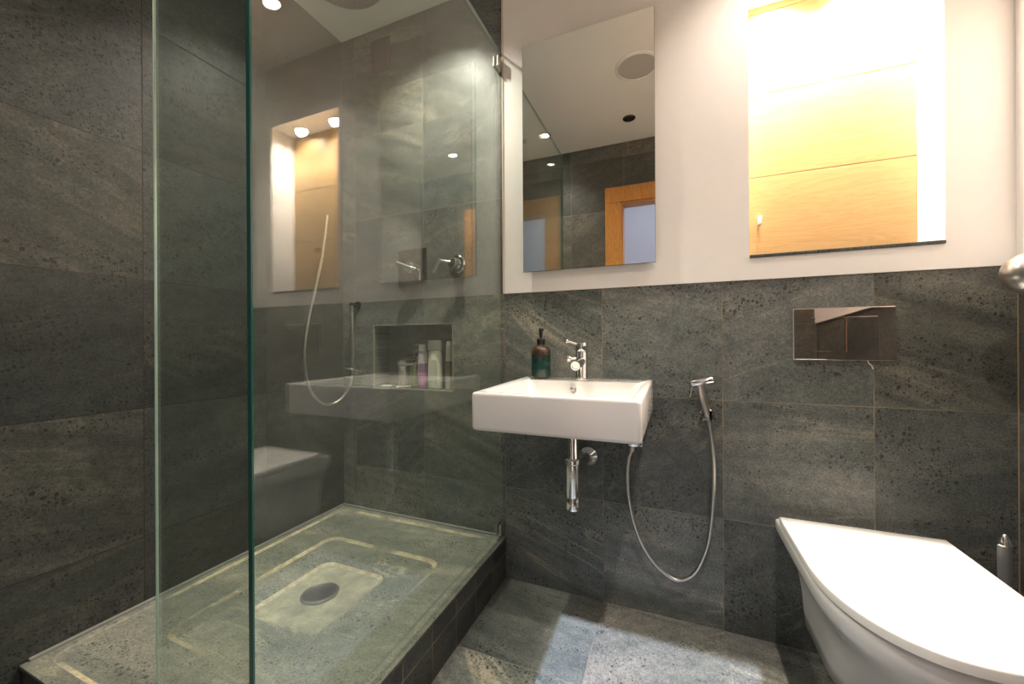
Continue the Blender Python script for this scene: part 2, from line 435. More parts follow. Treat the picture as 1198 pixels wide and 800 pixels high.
struct('window_1', b, M['white_plastic'])

# door frame in oak
door = bpy.data.objects.new('door_1', None); C.objects.link(door); door.location = (0, YS, 0); door['kind'] = 'structure'
AW = 0.118
b = bmesh.new()
box(b, JL-AW, JL, YS-0.001, YS+0.016, 0, JH, 0.003); box(b, JR, JR+AW, YS-0.001, YS+0.016, 0, JH, 0.003); box(b, JL-AW, JR+AW, YS-0.001, YS+0.016, JH, JH+AW, 0.003)
link('architrave', b, M['oak_frame'], door)
b = bmesh.new()
box(b, JL-0.02, JL+0.012, YS-0.112, YS, 0, JH); box(b, JR-0.012, JR+0.02, YS-0.112, YS, 0, JH); box(b, JL-0.02, JR+0.02, YS-0.112, YS, JH-0.012, JH+0.02)
link('lining', b, M['oak_frame'], door)

# ------------------------------------------------------------------ shower tray: a stone slab with stepped recesses
tr = empty('shower_tray', (-1.1, 0.95, 0), 'grey-green stone shower tray with stepped recesses and chalky yellowish rings, raised on a tiled plinth', 'shower tray')
b = bmesh.new()
xa, xb, ya, yb = XL+0.001, X0+0.003, 0.4380, D-0.001
sl = 0.016
def lev(x0, x1, y0, y1, r, z): return rrect(x0, x1, y0, y1, r, z, 10)
rings = [lev(xa, X0-0.014, 0.459, yb, 0.002, ZT-0.0395), lev(xa, X0-0.014, 0.459, yb, 0.002, ZT-0.0105), lev(xa, xb, ya, yb, 0.002, ZT-0.0095), lev(xa, xb, ya, yb, 0.002, ZT-0.002), lev(xa+.002, xb-.002, ya+.002, yb-.002, 0.002, ZT),
         lev(-1.512, -0.690, 0.478, 1.468, 0.045, ZT), lev(-1.507, -0.695, 0.483, 1.463, 0.042, ZT-0.004), lev(-1.499, -0.703, 0.491, 1.455, 0.036, ZT-0.005),
         lev(-1.352, -0.800, 0.640, 1.255, 0.060, ZT-0.007), lev(-1.346, -0.806, 0.646, 1.249, 0.056, ZT-0.012), lev(-1.336, -0.816, 0.656, 1.239, 0.048, ZT-0.013),
         lev(-1.228, -0.938, 0.800, 1.115, 0.045, ZT-0.017), lev(-1.222, -0.944, 0.806, 1.109, 0.041, ZT-0.022), lev(-1.214, -0.952, 0.814, 1.101, 0.035, ZT-0.023),
         lev(-1.160, -1.040, 0.907, 1.027, 0.0598, ZT-0.026), lev(-1.159, -1.041, 0.908, 1.026, 0.0588, ZT-0.036)]
loft(b, rings, mis=[0, 3, 3, 3, 0, 4, 4, 0, 4, 4, 0, 1, 1, 2, 2, 2])
def wetstone(name):
    m = NT(name); n = m.noise(m.pos(), 14, 5, 0.6)
    g2 = m.noise(m.pos(), 240, 3, 0.7)
    c = m.mix(m.maprange(n, 0.32, 0.7), (0.27, 0.27, 0.215, 1), (0.55, 0.51, 0.37, 1))
    c = m.mix(1.0, c, m.ramp(g2, [(0.3, (0.8, 0.8, 0.8)), (0.7, (1.2, 1.2, 1.2))]), 'MULTIPLY')
    return m.set(Base_Color=c, Roughness=0.5)
link('stone_slab', b, [M['tray'], M['lime'], wetstone('chalky_stone'), M['slate_sill'], M['lime_outer']], tr)
b = bmesh.new(); box(b, xa, X0-0.0135, 0.4585, D-0.001, 0.0, ZT-0.040); box(b, X0-0.0130, X0, 0.446, D-0.001, 0.0, ZT-0.0108); box(b, xa, X0-0.0131, 0.446, 0.4580, 0.0, ZT-0.0108)
pl = link('plinth', b, [M['riser'], M['riser_front']], tr)
for p in pl.data.polygons:
    if abs(p.normal.y) > 0.5: p.material_index = 1
b = bmesh.new()
lathe(b, [(0.0, 0.0), (0.052, 0.0), (0.0575, 0.010), (0.0560, 0.014), (0.050, 0.0155), (0.048, 0.0145), (0.041, 0.0145), (0.039, 0.0135), (0.0, 0.0165)], (-1.100, 0.967, ZT-0.0355), n=56)
tag(link('shower_drain', b, M['satin'], smooth=True), 'round brushed metal drain cover in the middle of the stone shower tray', 'drain')

# ------------------------------------------------------------------ glass screens
GX = -0.672; GT = 2.192; GY = 0.446
gs = empty('shower_screen', (GX+0.005, (D+GY)/2, ZT), 'large clear glass screen from the back wall along the shower tray edge', 'glass screen')
b = bmesh.new(); box(b, GX, GX+0.010, GY+0.003, D-0.002, ZT, GT); link('pane', b, M['glass'], gs)
b = bmesh.new(); box(b, GX-0.0002, GX+0.0102, GY-0.001, GY+0.0029, ZT, GT+0.0002, 0.001); o = link('polished_edge', b, M['glass_edge'], gs); o['label'] = 'dark green polished edge'
b = bmesh.new(); box(b, GX, GX+0.010, GY+0.003, D-0.002, GT+0.0001, GT+0.0015); link('top_edge', b, plain('top_edge_glass', (0.25, 0.33, 0.29), 0.2), gs)
for z in (2.135, 0.215):
    b = bmesh.new()
    box(b, GX-0.007, GX-0.0005, D-0.046, D-0.002, z-0.022, z+0.022, 0.0015); box(b, GX+0.0105, GX+0.017, D-0.046, D-0.002, z-0.022, z+0.022, 0.0015)
    box(b, GX-0.007, GX+0.017, D-0.006, D-0.0008, z-0.022, z+0.022, 0.001)
    link('clamp', b, M['satin'], gs)
rs = empty('return_screen', (-0.81, 0.452, ZT), 'narrow glass return panel at the shower front with a pale bright left edge', 'glass screen')
b = bmesh.new(); box(b, -0.948, GX-0.001, 0.447, 0.4515, ZT, GT); link('pane', b, M['glass'], rs)
b = bmesh.new(); box(b, -0.9515, -0.9483, 0.4470, 0.4515, ZT, GT, 0.0008); o = link('polished_edge', b, M['lit_edge'], rs); o['label'] = 'polished edge painted pale for the light caught in it'

# ------------------------------------------------------------------ basin
bs = empty('wash_basin', (-0.31, D, 0.845), 'rectangular white ceramic basin hung on the stone wall under the mirror', 'basin')
def bring(z, i, xf0, xf1, yf, r, xb0=None, xb1=None, y1=D-0.001, yr=None):
    """ring of a four sided outline that widens a little towards the wall"""
    pts = rrect(0, 1, 0, 1, 0.001, z, 8)
    y0 = yf; out = []
    base = rrect(xf0, xf1, y0, y1, r, z, 8)
    for p in base:
        t = (p.y-y0)/(y1-y0)
        u = (p.x-xf0)/(xf1-xf0)
        L = xf0+((xb0 if xb0 is not None else xf0)-xf0)*t; Rr = xf1+((xb1 if xb1 is not None else xf1)-xf1)*t
        out.append(Vector((L+(Rr-L)*u, p.y, z)))
    return out
XF0, XF1, XB0, XB1, YF, ZR = -0.5265, -0.0700, -0.560, -0.0690, 0.970, 0.845
def outer(z, s, r): return bring(z, 0, XF0+s, XF1-s, YF+s, r, XB0+s, XB1-s)
def inner(z, s, r, y1=1.362): return bring(z, 0, XF0+s+0.002, XF1-s, YF+s, r, XB0+s+0.03, XB1-s, y1=y1)
rings = [outer(0.738, 0.012, 0.014), outer(0.7390, 0.005, 0.013), outer(0.7425, 0.0015, 0.0125), outer(0.748, 0.0, 0.012),
         outer(0.836, 0.0, 0.012), outer(0.842, 0.0015, 0.012), outer(0.8445, 0.005, 0.012), outer(ZR, 0.010, 0.012),
         inner(ZR, 0.022, 0.02), inner(0.8425, 0.026, 0.024), inner(0.836, 0.030, 0.03), inner(0.800, 0.038, 0.04, 1.350), inner(0.775, 0.055, 0.05, 1.330),
         inner(0.764, 0.085, 0.06, 1.30), inner(0.760, 0.15, 0.05, 1.24)]
b = bmesh.new(); loft(b, rings); link('bowl', b, M['ceramic'], bs, smooth=True, angle=50)
b = bmesh.new(); lathe(b, [(0.0, 0.004), (0.006, 0.004), (0.0085, 0.002), (0.0115, 0.003), (0.012, 0.0)], (-0.327, 1.3545, 0.818), (0, -1, 0.25), n=28)
o = link('overflow_ring', b, M['satin'], bs, smooth=True)
b = bmesh.new(); lathe(b, [(0.0, 0.006), (0.026, 0.006), (0.031, 0.004), (0.032, 0.0)], (-0.305, 1.20, 0.7605), n=32)
link('plug', b, M['chrome'], bs, smooth=True)

# mixer tap
tp = empty('basin_tap', (-0.312, 1.425, ZR), 'chrome single lever mixer tap on the back deck of the basin', 'tap')
b = bmesh.new(); lathe(b, [(0.0275, 0), (0.0275, 0.005), (0.0235, 0.008), (0.0225, 0.010), (0.0225, 0.098), (0.0215, 0.101), (0.0215, 0.104)], (-0.312, 1.425, ZR), n=40); link('body', b, M['chrome'], tp, smooth=True)
b = bmesh.new(); lathe(b, [(0.0215, 0.0), (0.0225, 0.002), (0.0225, 0.026), (0.020, 0.031), (0.0, 0.033)], (-0.312, 1.425, ZR+0.1045), n=40); hd = link('handle', b, M['chrome'], tp, smooth=True)
b = bmesh.new(); tube(b, [(-0.320, 1.420, ZR+0.129), (-0.335, 1.405, ZR+0.134), (-0.357, 1.382, ZR+0.142)], 0.0045, 12)
lathe(b, [(0, 0), (0.007, 0.001), (0.008, 0.005), (0.007, 0.010), (0, 0.012)], (-0.353, 1.386, ZR+0.1405), (-0.7, -0.7, 0.25), n=20)
link('lever', b, M['chrome'], hd, smooth=True)
b = bmesh.new(); lathe(b, [(0.0, -0.01), (0.0165, -0.01), (0.0165, 0.105), (0.0155, 0.108), (0.012, 0.108), (0.011, 0.104), (0.0, 0.104)], (-0.312, 1.41, ZR+0.068), (0.05, -1, -0.10), n=32)
link('spout', b, M['chrome'], tp, smooth=True)
b = bmesh.new(); lathe(b, [(0.0, 0.018), (0.005, 0.018), (0.005, 0.038), (0.0115, 0.040), (0.0135, 0.046), (0.0115, 0.053), (0, 0.056)], (-0.312, 1.425, ZR+0.078), (-1, -0.35, 0), n=24)
link('side_knob', b, M['chrome'], tp, smooth=True)

# soap bottle: ribbed amber glass fading to green
def amber():
    m = NT('amber_green_glass'); sp = m.n('ShaderNodeSeparateXYZ'); m.put(sp.inputs[0], m.pos())
    c = m.ramp(m.maprange(sp.outputs[2], 0.845, 0.985), [(0.0, (0.035, 0.045, 0.020)), (0.28, (0.006, 0.040, 0.030)), (0.55, (0.005, 0.032, 0.027)), (0.72, (0.045, 0.018, 0.008)), (1.0, (0.075, 0.028, 0.013))])
    m.set(Base_Color=c, Roughness=0.12); m.b.inputs['Coat Weight'].default_value = 0.6
    return m.m
M['amber'] = amber()
sb = empty('soap_dispenser', (-0.470, 1.43, ZR), 'ribbed amber and green glass soap bottle with black pump on the basin deck', 'soap bottle')
b = bmesh.new()
lathe(b, [(0.0, 0.001), (0.033, 0.001), (0.0362, 0.005), (0.0365, 0.010), (0.0365, 0.098), (0.0350, 0.108), (0.0290, 0.118), (0.0200, 0.124), (0.0150, 0.127), (0.0145, 0.134)], (-0.470, 1.43, ZR), n=144, flute=36, famp=0.012)
link('bottle_body', b, M['amber'], sb, smooth=True)
b = bmesh.new(); lathe(b, [(0.0155, 0.130), (0.0160, 0.131), (0.0160, 0.149), (0.0150, 0.151), (0.006, 0.152), (0.0045, 0.153), (0.0045, 0.162), (0, 0.162)], (-0.470, 1.43, ZR), n=32); pc = link('pump', b, M['black'], sb, smooth=True)
b = bmesh.new(); lathe(b, [(0.0045, 0.158), (0.0062, 0.166), (0.0078, 0.188), (0.0074, 0.191), (0, 0.192)], (-0.470, 1.43, ZR), n=24)
tube(b, [(-0.470, 1.43, ZR+0.187), (-0.462, 1.418, ZR+0.187), (-0.455, 1.408, ZR+0.184)], 0.004, 10)
link('nozzle', b, M['black'], pc, smooth=True)

# bottle trap
bt = empty('bottle_trap', (-0.305, 1.25, 0.45), 'chrome bottle trap hanging under the basin and running into the wall', 'drain trap')
b = bmesh.new(); lathe(b, [(0.0235, 0.1385), (0.0235, 0.122), (0.0265, 0.120), (0.0265, 0.112), (0.0165, 0.108), (0.0165, 0.0)], (-0.305, 1.25, 0.600), n=36)
link('tailpipe', b, M['chrome'], bt, smooth=True)
b = bmesh.new(); lathe(b, [(0, 0), (0.016, 0.0), (0.0215, 0.003), (0.0225, 0.006), (0.0225, 0.040), (0.0215, 0.042), (0.0215, 0.046), (0.0222, 0.048), (0.0222, 0.150), (0.0250, 0.153), (0.0250, 0.165), (0.017, 0.169)], (-0.305, 1.25, 0.438), n=36)
link('bottle', b, M['chrome'], bt, smooth=True)
b = bmesh.new(); tube(b, [(-0.305, 1.268, 0.545), (-0.305, 1.38, 0.545), (-0.305, D-0.004, 0.545)], 0.0145, 20); link('waste_pipe', b, M['chrome'], bt, smooth=True)
b = bmesh.new(); lathe(b, [(0.0, 0.0), (0.034, 0.0), (0.036, 0.002), (0.033, 0.007), (0.020, 0.012), (0.0155, 0.020)], (-0.305, D-0.0005, 0.545), (0, -1, 0), n=40); link('wall_flange', b, M['chrome'], bt, smooth=True)

# small isolating valve beside the trap
iv = empty('isolating_valve', (-0.196, D, 0.69), 'small chrome isolating valve on the wall right of the trap', 'valve')
b = bmesh.new(); lathe(b, [(0, 0), (0.018, 0.0), (0.017, 0.005), (0.0085, 0.007), (0.0085, 0.05), (0.010, 0.052), (0.010, 0.066), (0, 0.068)], (-0.196, D-0.0005, 0.69), (0, -1, 0), n=24); link('valve_body', b, M['chrome'], iv, smooth=True)
b = bmesh.new(); tube(b, [(-0.196, D-0.050, 0.692), (-0.196, D-0.050, 0.712), (-0.20, D-0.052, 0.7375)], 0.0055, 12); link('riser_pipe', b, M['satin'], iv, smooth=True)

# bidet spray: angle valve, hose, handset, holder
av = empty('angle_valve', (-0.135, D, 0.61), 'chrome angle valve under the right end of the basin, feeding the spray hose', 'valve')
b = bmesh.new(); lathe(b, [(0, 0), (0.022, 0.0), (0.021, 0.005), (0.0105, 0.007), (0.0105, 0.045), (0, 0.045)], (-0.135, D-0.0005, 0.625), (0, -1, 0), n=28)
box(b, -0.152, -0.118, D-0.058, D-0.030, 0.611, 0.639, 0.004); link('valve_body', b, M['chrome'], av, smooth=True)
b = bmesh.new(); lathe(b, [(0, 0), (0.011, 0.0), (0.0125, 0.004), (0.0125, 0.018), (0, 0.020)], (-0.119, D-0.044, 0.622), (1, -0.1, -0.1), n=24); link('turn_knob', b, M['chrome'], av, smooth=True)
b = bmesh.new(); lathe(b, [(0.0085, 0), (0.0105, 0.002), (0.0100, 0.018), (0.0075, 0.020)], (-0.139, D-0.044, 0.611), (-0.12, 0, -1), n=18); link('hose_nut', b, M['satin'], av, smooth=True)
YH = D-0.042
hp = [(-0.1405, YH, 0.594), (-0.151, YH, 0.560), (-0.1555, YH, 0.49), (-0.150, YH, 0.41), (-0.134, YH, 0.335), (-0.105, YH, 0.262), (-0.065, YH, 0.205), (-0.015, YH, 0.168), (0.020, YH, 0.166),
      (0.058, YH, 0.194), (0.086, YH, 0.248), (0.106, YH, 0.320), (0.117, YH, 0.42), (0.1215, YH, 0.52), (0.1195, YH, 0.61), (0.112, YH, 0.69), (0.1055, YH, 0.725)]
b = bmesh.new(); tube(b, hp, 0.0072, 12, ribs=0.0012, pitch=0.0060)
tag(link('spray_hose', b, M['satin'], smooth=True, angle=80), 'flexible metal hose hanging in a long loop right of the basin', 'hose')
sh = empty('spray_handset', (0.10, D-0.04, 0.73), 'slim steel bidet sprayer with short cross head, clipped right of the basin', 'bidet sprayer')
b = bmesh.new(); tube(b, [(0.105, YH, 0.727), (0.098, YH, 0.760), (0.090, YH, 0.800), (0.0835, YH, 0.838)], lambda t: 0.0085+0.0045*math.sin(min(1, t*1.15)*PI*0.9), 18); link('grip', b, M['satin'], sh, smooth=True)
b = bmesh.new(); d = Vector((0.97, 0.0, 0.24)).normalized()
lathe(b, [(0, 0), (0.0105, 0.0005), (0.012, 0.003), (0.012, 0.066), (0.0105, 0.069), (0, 0.0695)], Vector((0.0835, YH, 0.8465))-d*0.030, d, n=28); link('spray_head', b, M['chrome'], sh, smooth=True)
b = bmesh.new(); tube(b, [(0.058, YH-0.008, 0.832), (0.054, YH-0.010, 0.812), (0.050, YH-0.010, 0.795)], 0.0014, 8); link('trigger', b, M['satin'], sh, smooth=True)
hc = empty('spray_holder', (0.105, D, 0.735), 'round chrome wall clip that holds the bidet sprayer', 'holder')
b = bmesh.new(); lathe(b, [(0, 0), (0.021, 0.0), (0.021, 0.004), (0.019, 0.006), (0.010, 0.007), (0.010, 0.024), (0, 0.024)], (0.104, D-0.0005, 0.733), (0, -1, 0), n=32); link('wall_plate', b, M['chrome'], hc, smooth=True)
b = bmesh.new()
for sx in (-1, 1): box(b, 0.1035+sx*0.0155-0.003, 0.1035+sx*0.0155+0.003, YH-0.012, D-0.018, 0.718, 0.748, 0.002)
box(b, 0.086, 0.121, D-0.024, D-0.020, 0.718, 0.748, 0.001)
link('fork', b, M['dark_chrome'], hc, smooth=True)

# ------------------------------------------------------------------ toilet
tl = empty('toilet', (0.495, D, 0.07), 'white wall-hung toilet with closed lid at the right', 'toilet')
def dshape(x0, x1, yb_, yf, yc, z, n=36, p=2.3):
    """straight sides from the wall to yc, superellipse nose to yf"""
    cx, hw = (x0+x1)/2, (x1-x0)/2; out = [Vector((x1, yb_, z)), Vector((x0, yb_, z))]
    for k in range(1, 5): out.append(Vector((x0, yb_+(yc-yb_)*k/5, z)))
    for k in range(n+1):
        t = PI*k/n; c, s = -math.cos(t), math.sin(t)
        out.append(Vector((cx+hw*math.copysign(abs(c)**(2/p), c), yc-(yc-yf)*abs(s)**(2/p), z)))
    for k in range(4, 0, -1): out.append(Vector((x1, yb_+(yc-yb_)*k/5, z)))
    return out
yw = D-0.001
rings = [dshape(0.392, 0.598, yw, 1.235, 1.34, 0.072), dshape(0.384, 0.606, yw, 1.215, 1.33, 0.078), dshape(0.378, 0.612, yw, 1.165, 1.31, 0.13),
         dshape(0.372, 0.618, yw, 1.09, 1.28, 0.20), dshape(0.362, 0.628, yw, 1.02, 1.25, 0.26), dshape(0.344, 0.646, yw, 0.970, 1.22, 0.305),
         dshape(0.322, 0.668, yw, 0.937, 1.20, 0.340), dshape(0.309, 0.681, yw, 0.925, 1.19, 0.360), dshape(0.304, 0.686, yw, 0.921, 1.18, 0.378), dshape(0.303, 0.687, yw, 0.920, 1.18, 0.396),
         dshape(0.304, 0.686, yw, 0.921, 1.18, 0.404), dshape(0.309, 0.681, yw, 0.926, 1.18, 0.4075), dshape(0.33, 0.66, yw, 0.95, 1.18, 0.4078)]
b = bmesh.new(); loft(b, rings); link('pan', b, M['ceramic'], tl, smooth=True, angle=60)
def seat(z0, z1, g, rb, name, mat, yb_=1.448):
    b = bmesh.new(); A = lambda s, z: dshape(0.305+s+g, 0.687-s-g, yb_-s, 0.912+s+g, 1.19, z)
    loft(b, [A(0.006, z0), A(0.0, z0+0.002), A(0.0, z1-rb), A(rb*0.3, z1-rb*0.3), A(rb, z1), A(0.05, z1+0.0008)])
    return link(name, b, mat, tl, smooth=True, angle=50)
seat(0.4080, 0.4110, 0.012, 0.001, 'seat_ring', M['lid'])
seat(0.4125, 0.4355, -0.003, 0.004, 'lid', M['lid'])
for x in (0.40, 0.59):
    b = bmesh.new(); lathe(b, [(0, 0), (0.010, 0), (0.010, 0.055), (0, 0.055)], (x-0.027, 1.463, 0.4190), (1, 0, 0), n=18); link('hinge', b, M['chrome'], tl, smooth=True)

# toilet brush behind the toilet
tb = empty('toilet_brush', (0.755, 1.36, 0), 'grey toilet brush with a pointed chrome tip standing in the right back corner', 'toilet brush')
b = bmesh.new(); lathe(b, [(0, 0), (0.046, 0), (0.048, 0.004), (0.048, 0.10), (0.045, 0.20), (0.040, 0.225), (0.036, 0.225), (0.036, 0.205), (0, 0.205)], (0.755, 1.36, 0), n=36); link('holder', b, M['white_plastic'], tb, smooth=True)
b = bmesh.new(); lathe(b, [(0, 0.206), (0.030, 0.206), (0.030, 0.232), (0.011, 0.238), (0.0105, 0.30), (0.0125, 0.472), (0.009, 0.474)], (0.755, 1.36, 0), n=28); link('handle', b, M['grey_plastic'], tb, smooth=True)
b = bmesh.new(); lathe(b, [(0.0125, 0.4725), (0.0135, 0.4755), (0.0125, 0.480), (0.0055, 0.499), (0.003, 0.502), (0, 0.503)], (0.755, 1.36, 0), n=24); link('chrome_tip', b, M['chrome'], tb, smooth=True)

# flush plate: its face leans back a little towards the top
def lean(b, zt=1.084, k=0.028):
    for v in b.verts:
        if v.co.y < D-0.006: v.co.y -= (zt-v.co.z)*k
    return b
fp = empty('flush_plate', (0.479, D, 1.004), 'mirror-polished rectangular dual flush plate on the stone wall above the toilet', 'flush plate')
b = bmesh.new(); box(b, 0.355, 0.6035, D-0.0125, D-0.0005, 0.9245, 1.0840, 0.0018, 2); lean(b); link('cover', b, M['plate'], fp)
for x0, x1 in ((0.397, 0.4825), (0.4845, 0.5600)):
    b = bmesh.new(); box(b, x0, x1, D-0.0160, D-0.0124, 0.9500, 1.0560, 0.0012, 2); lean(b); link('button', b, M['plate'], fp)
b = bmesh.new(); box(b, 0.3535, 0.605, D-0.004, D-0.0004, 0.9230, 1.0855, 0.001); link('rim', b, plain('pale_rim', (0.62, 0.55, 0.50), 0.3, 0.6), fp)
b = bmesh.new(); tube(b, [(0.541, D-0.0005, 0.922), (0.545, D-0.001, 0.914), (0.551, D-0.001, 0.907), (0.5535, D-0.001, 0.897)], 0.0016, 8)
tag(link('grout_repair', b, M['white_plastic'], smooth=True), 'small crooked white bead of filler just below the flush plate', 'filler bead')

# domed chrome bracket on the right wall
db = empty('chrome_bracket', (XR, 1.32, 1.13), 'domed chrome bracket sticking out of the right wall, cut by the photo edge', 'bracket')
b = bmesh.new(); lathe(b, [(0.030, 0.010), (0.050, 0.012), (0.056, 0.030), (0.056, 0.070), (0.052, 0.095), (0.044, 0.116), (0.032, 0.132), (0.018, 0.140), (0, 0.143)], (XR, 1.300, 1.140), (-1, 0, -0.02), n=48)
link('dome', b, M['satin'], db, smooth=True)
b = bmesh.new(); lathe(b, [(0.0, 0.0005), (0.052, 0.0005), (0.053, 0.006), (0.050, 0.010), (0.044, 0.012)], (XR, 1.300, 1.140), (-1, 0, 0), n=48); link('wall_flange', b, M['satin'], db, smooth=True)

# ------------------------------------------------------------------ mirror
mi = empty('wall_mirror', (-0.306, D, 1.265), 'tall frameless rectangular mirror standing off the cream wall above the basin', 'mirror')
b = bmesh.new(); box(b, -0.5545, -0.0575, D-0.0345, D-0.0300, 1.2640, 2.1660); link('mirror_glass', b, M['mirror'], mi)
b = bmesh.new(); box(b, -0.5567, -0.0568, D-0.0300, D-0.0275, 1.2633, 2.1690); link('back_sheet', b, M['mirror_edge'], mi)
b = bmesh.new(); box(b, -0.525, -0.087, D-0.0274, D-0.0072, 1.300, 2.130, 0.002); link('mount', b, plain('mount_board', (0.66, 0.62, 0.56), 0.6), mi)

# ------------------------------------------------------------------ oak panelling and hook inside the lit niche
op = empty('oak_panelling', ((WN[0]+WN[1])/2, WNY, WN[2]), 'honey oak boards lining the back of the brightly lit wall niche', 'wood panelling')
zs = [WN[2]+0.0005, 1.5670, 1.8600, 2.1515, 2.1755]
for z0, z1 in zip(zs, zs[1:]):
    b = bmesh.new(); box(b, WN[0]+0.0005, WN[1]-0.0005, WNY-0.012, WNY-0.0005, z0+0.0010, z1-0.0010, 0.0012); link('panel', b, M['oak_panel'], op)
b = bmesh.new(); box(b, WN[0]-0.01, WN[1]+0.01, WNY, WNY+0.02, WN[2]-0.02, WN[3]+0.02); link('backing', b, plain('backing_board', (0.09, 0.06, 0.035), 0.7), op)
hk = empty('small_hook', (0.284, WNY-0.012, 1.41), 'small white square peg on the lower left of the oak boards in the niche', 'hook')
b = bmesh.new(); box(b, 0.2795, 0.2895, WNY-0.034, WNY-0.0122, 1.396, 1.424, 0.0015); link('peg', b, M['white_plastic'], hk, smooth=True)

# ------------------------------------------------------------------ shower fittings
# square mixer plate
sm = empty('shower_mixer', (-1.113, D, 1.333), 'square dark polished shower mixer plate with chrome handle and lever on the tiled back wall', 'shower mixer')
b = bmesh.new(); box(b, -1.190, -1.036, D-0.010, D-0.0005, 1.252, 1.414, 0.0015); link('plate', b, M['dark_chrome'], sm)
b = bmesh.new(); lathe(b, [(0, 0.009), (0.026, 0.010), (0.026, 0.040), (0.024, 0.043), (0, 0.043)], (-1.110, D, 1.325), (0, -1, 0), n=32); kn = link('handle', b, M['chrome'], sm, smooth=True)
b = bmesh.new(); tube(b, [(-1.075, D-0.034, 1.318), (-1.110, D-0.046, 1.326), (-1.158, D-0.058, 1.345)], lambda t: 0.009+0.003*t, 14); link('lever', b, M['chrome'], kn, smooth=True)
b = bmesh.new(); tube(b, [(-1.075, D-0.034, 1.318), (-1.058, D-0.034, 1.312), (-1.053, D-0.034, 1.295), (-1.053, D-0.034, 1.262)], 0.0035, 10); link('diverter_pin', b, M['chrome'], sm, smooth=True)
# round stop valve
sv = empty('shower_stop_valve', (-0.878, D, 1.328), 'round chrome shower valve with a slanting pin lever, right of the square mixer', 'valve')
b = bmesh.new(); lathe(b, [(0, 0.0005), (0.040, 0.0005), (0.0405, 0.004), (0.037, 0.009), (0.024, 0.011), (0.023, 0.045), (0.020, 0.050), (0, 0.052)], (-0.878, D, 1.328), (0, -1, 0), n=44); link('rosette', b, M['chrome'], sv, smooth=True)
b = bmesh.new(); tube(b, [(-0.878, D-0.045, 1.330), (-0.905, D-0.052, 1.334), (-0.932, D-0.058, 1.338)], 0.0055, 12)
tube(b, [(-0.928, D-0.058, 1.345), (-0.945, D-0.060, 1.318), (-0.962, D-0.062, 1.288)], 0.0085, 14); link('lever', b, M['satin'], sv, smooth=True)
# hose outlet, hose and hand shower
ho = empty('hose_outlet', (-1.450, D, 1.165), 'small chrome hose outlet elbow near the back left corner of the shower', 'outlet')
b = bmesh.new(); lathe(b, [(0, 0.0005), (0.020, 0.0005), (0.019, 0.005), (0.010, 0.007), (0.010, 0.048), (0, 0.050)], (-1.443, D, 1.170), (0, -1, 0), n=28); link('elbow', b, M['dark_chrome'], ho, smooth=True)
b = bmesh.new(); lathe(b, [(0.0105, 0.0), (0.0100, 0.026), (0.0075, 0.030)], (-1.443, D-0.040, 1.165), (0, 0, -1), n=20); link('hose_nut', b, M['chrome'], ho, smooth=True)
pts = [(-1.443, D-0.040, 1.138), (-1.440, D-0.040, 1.02), (-1.440, D-0.040, 0.90), (-1.446, D-0.045, 0.80), (-1.462, D-0.070, 0.735), (-1.478, 1.385, 0.700), (-1.488, 1.330, 0.708), (-1.492, 1.272, 0.765), (-1.492, 1.244, 0.85),
       (-1.492, 1.238, 0.96), (-1.492, 1.258, 1.09), (-1.492, 1.298, 1.24), (-1.492, 1.332, 1.372)]
b = bmesh.new(); tube(b, pts, 0.0066, 12, ribs=0.0010, pitch=0.0060)
tag(link('shower_hose', b, M['satin'], smooth=True, angle=80), 'long flexible metal shower hose looping low in the back left corner of the shower', 'hose')
hs = empty('hand_shower', (-1.492, 1.35, 1.47), 'slim pale stick hand shower clipped to the left shower wall', 'hand shower')
b = bmesh.new(); tube(b, [(-1.492, 1.332, 1.373), (-1.492, 1.348, 1.472), (-1.492, 1.3645, 1.580)], 0.0078, 16); link('stick', b, plain('bright_steel', (0.85, 0.83, 0.80), 0.2, 0.9), hs, smooth=True)
b = bmesh.new(); box(b, XL+0.0005, -1.501, 1.331, 1.349, 1.405, 1.425, 0.003); link('wall_clip', b, M['dark_chrome'], hs, smooth=True)
# rain head set in the ceiling
rh = empty('rain_shower_head', (-1.248, 1.210, H), 'large round perforated rain shower head in the ceiling above the tray', 'shower head')
b = bmesh.new(); lathe(b, [(0.175, 0.0), (0.175, 0.009), (0.172, 0.012), (0, 0.012)], (-1.248, 1.210, H-0.0005), (0, 0, -1), n=72); link('disc', b, M['satin'], rh, smooth=True)
b = bmesh.new()
for i in range(1, 9):
    for k in range(6*i):
        t = 2*PI*k/(6*i); rr = i*0.0196
        lathe(b, [(0.0022, 0), (0.0015, 0.0018), (0, 0.0018)], (-1.248+rr*math.cos(t), 1.210+rr*math.sin(t), H-0.0124), (0, 0, -1), n=6)
o = link('nozzles', b, M['grey_plastic'], rh); o['kind'] = 'stuff'
# air vent
vg = empty('air_vent', (-1.291, D, 2.36), 'small slatted air vent high on the shower back wall near the ceiling', 'vent')
b = bmesh.new()
vx0, vx1, vz0, vz1 = -1.345, -1.237, 2.285, 2.440
for q in ((vx0, vx0+0.010, vz0, vz1), (vx1-0.010, vx1, vz0, vz1), (vx0+0.010, vx1-0.010, vz0, vz0+0.010), (vx0+0.010, vx1-0.010, vz1-0.010, vz1)): box(b, q[0], q[1], D-0.008, D-0.0005, q[2], q[3], 0.001)
vm = plain('taupe_vent', (0.075, 0.055, 0.045), 0.5); link('frame', b, vm, vg)
b = bmesh.new()
for k in range(9):
    x = vx0+0.0145+k*0.0099
    box(b, x-0.0025, x+0.0025, D-0.006, D-0.001, vz0+0.010, vz1-0.010)
link('slats', b, vm, vg)
b = bmesh.new(); box(b, vx0+0.009, vx1-0.009, D-0.0012, D-0.0003, vz0+0.009, vz1-0.009); link('back_plate', b, M['black'], vg)

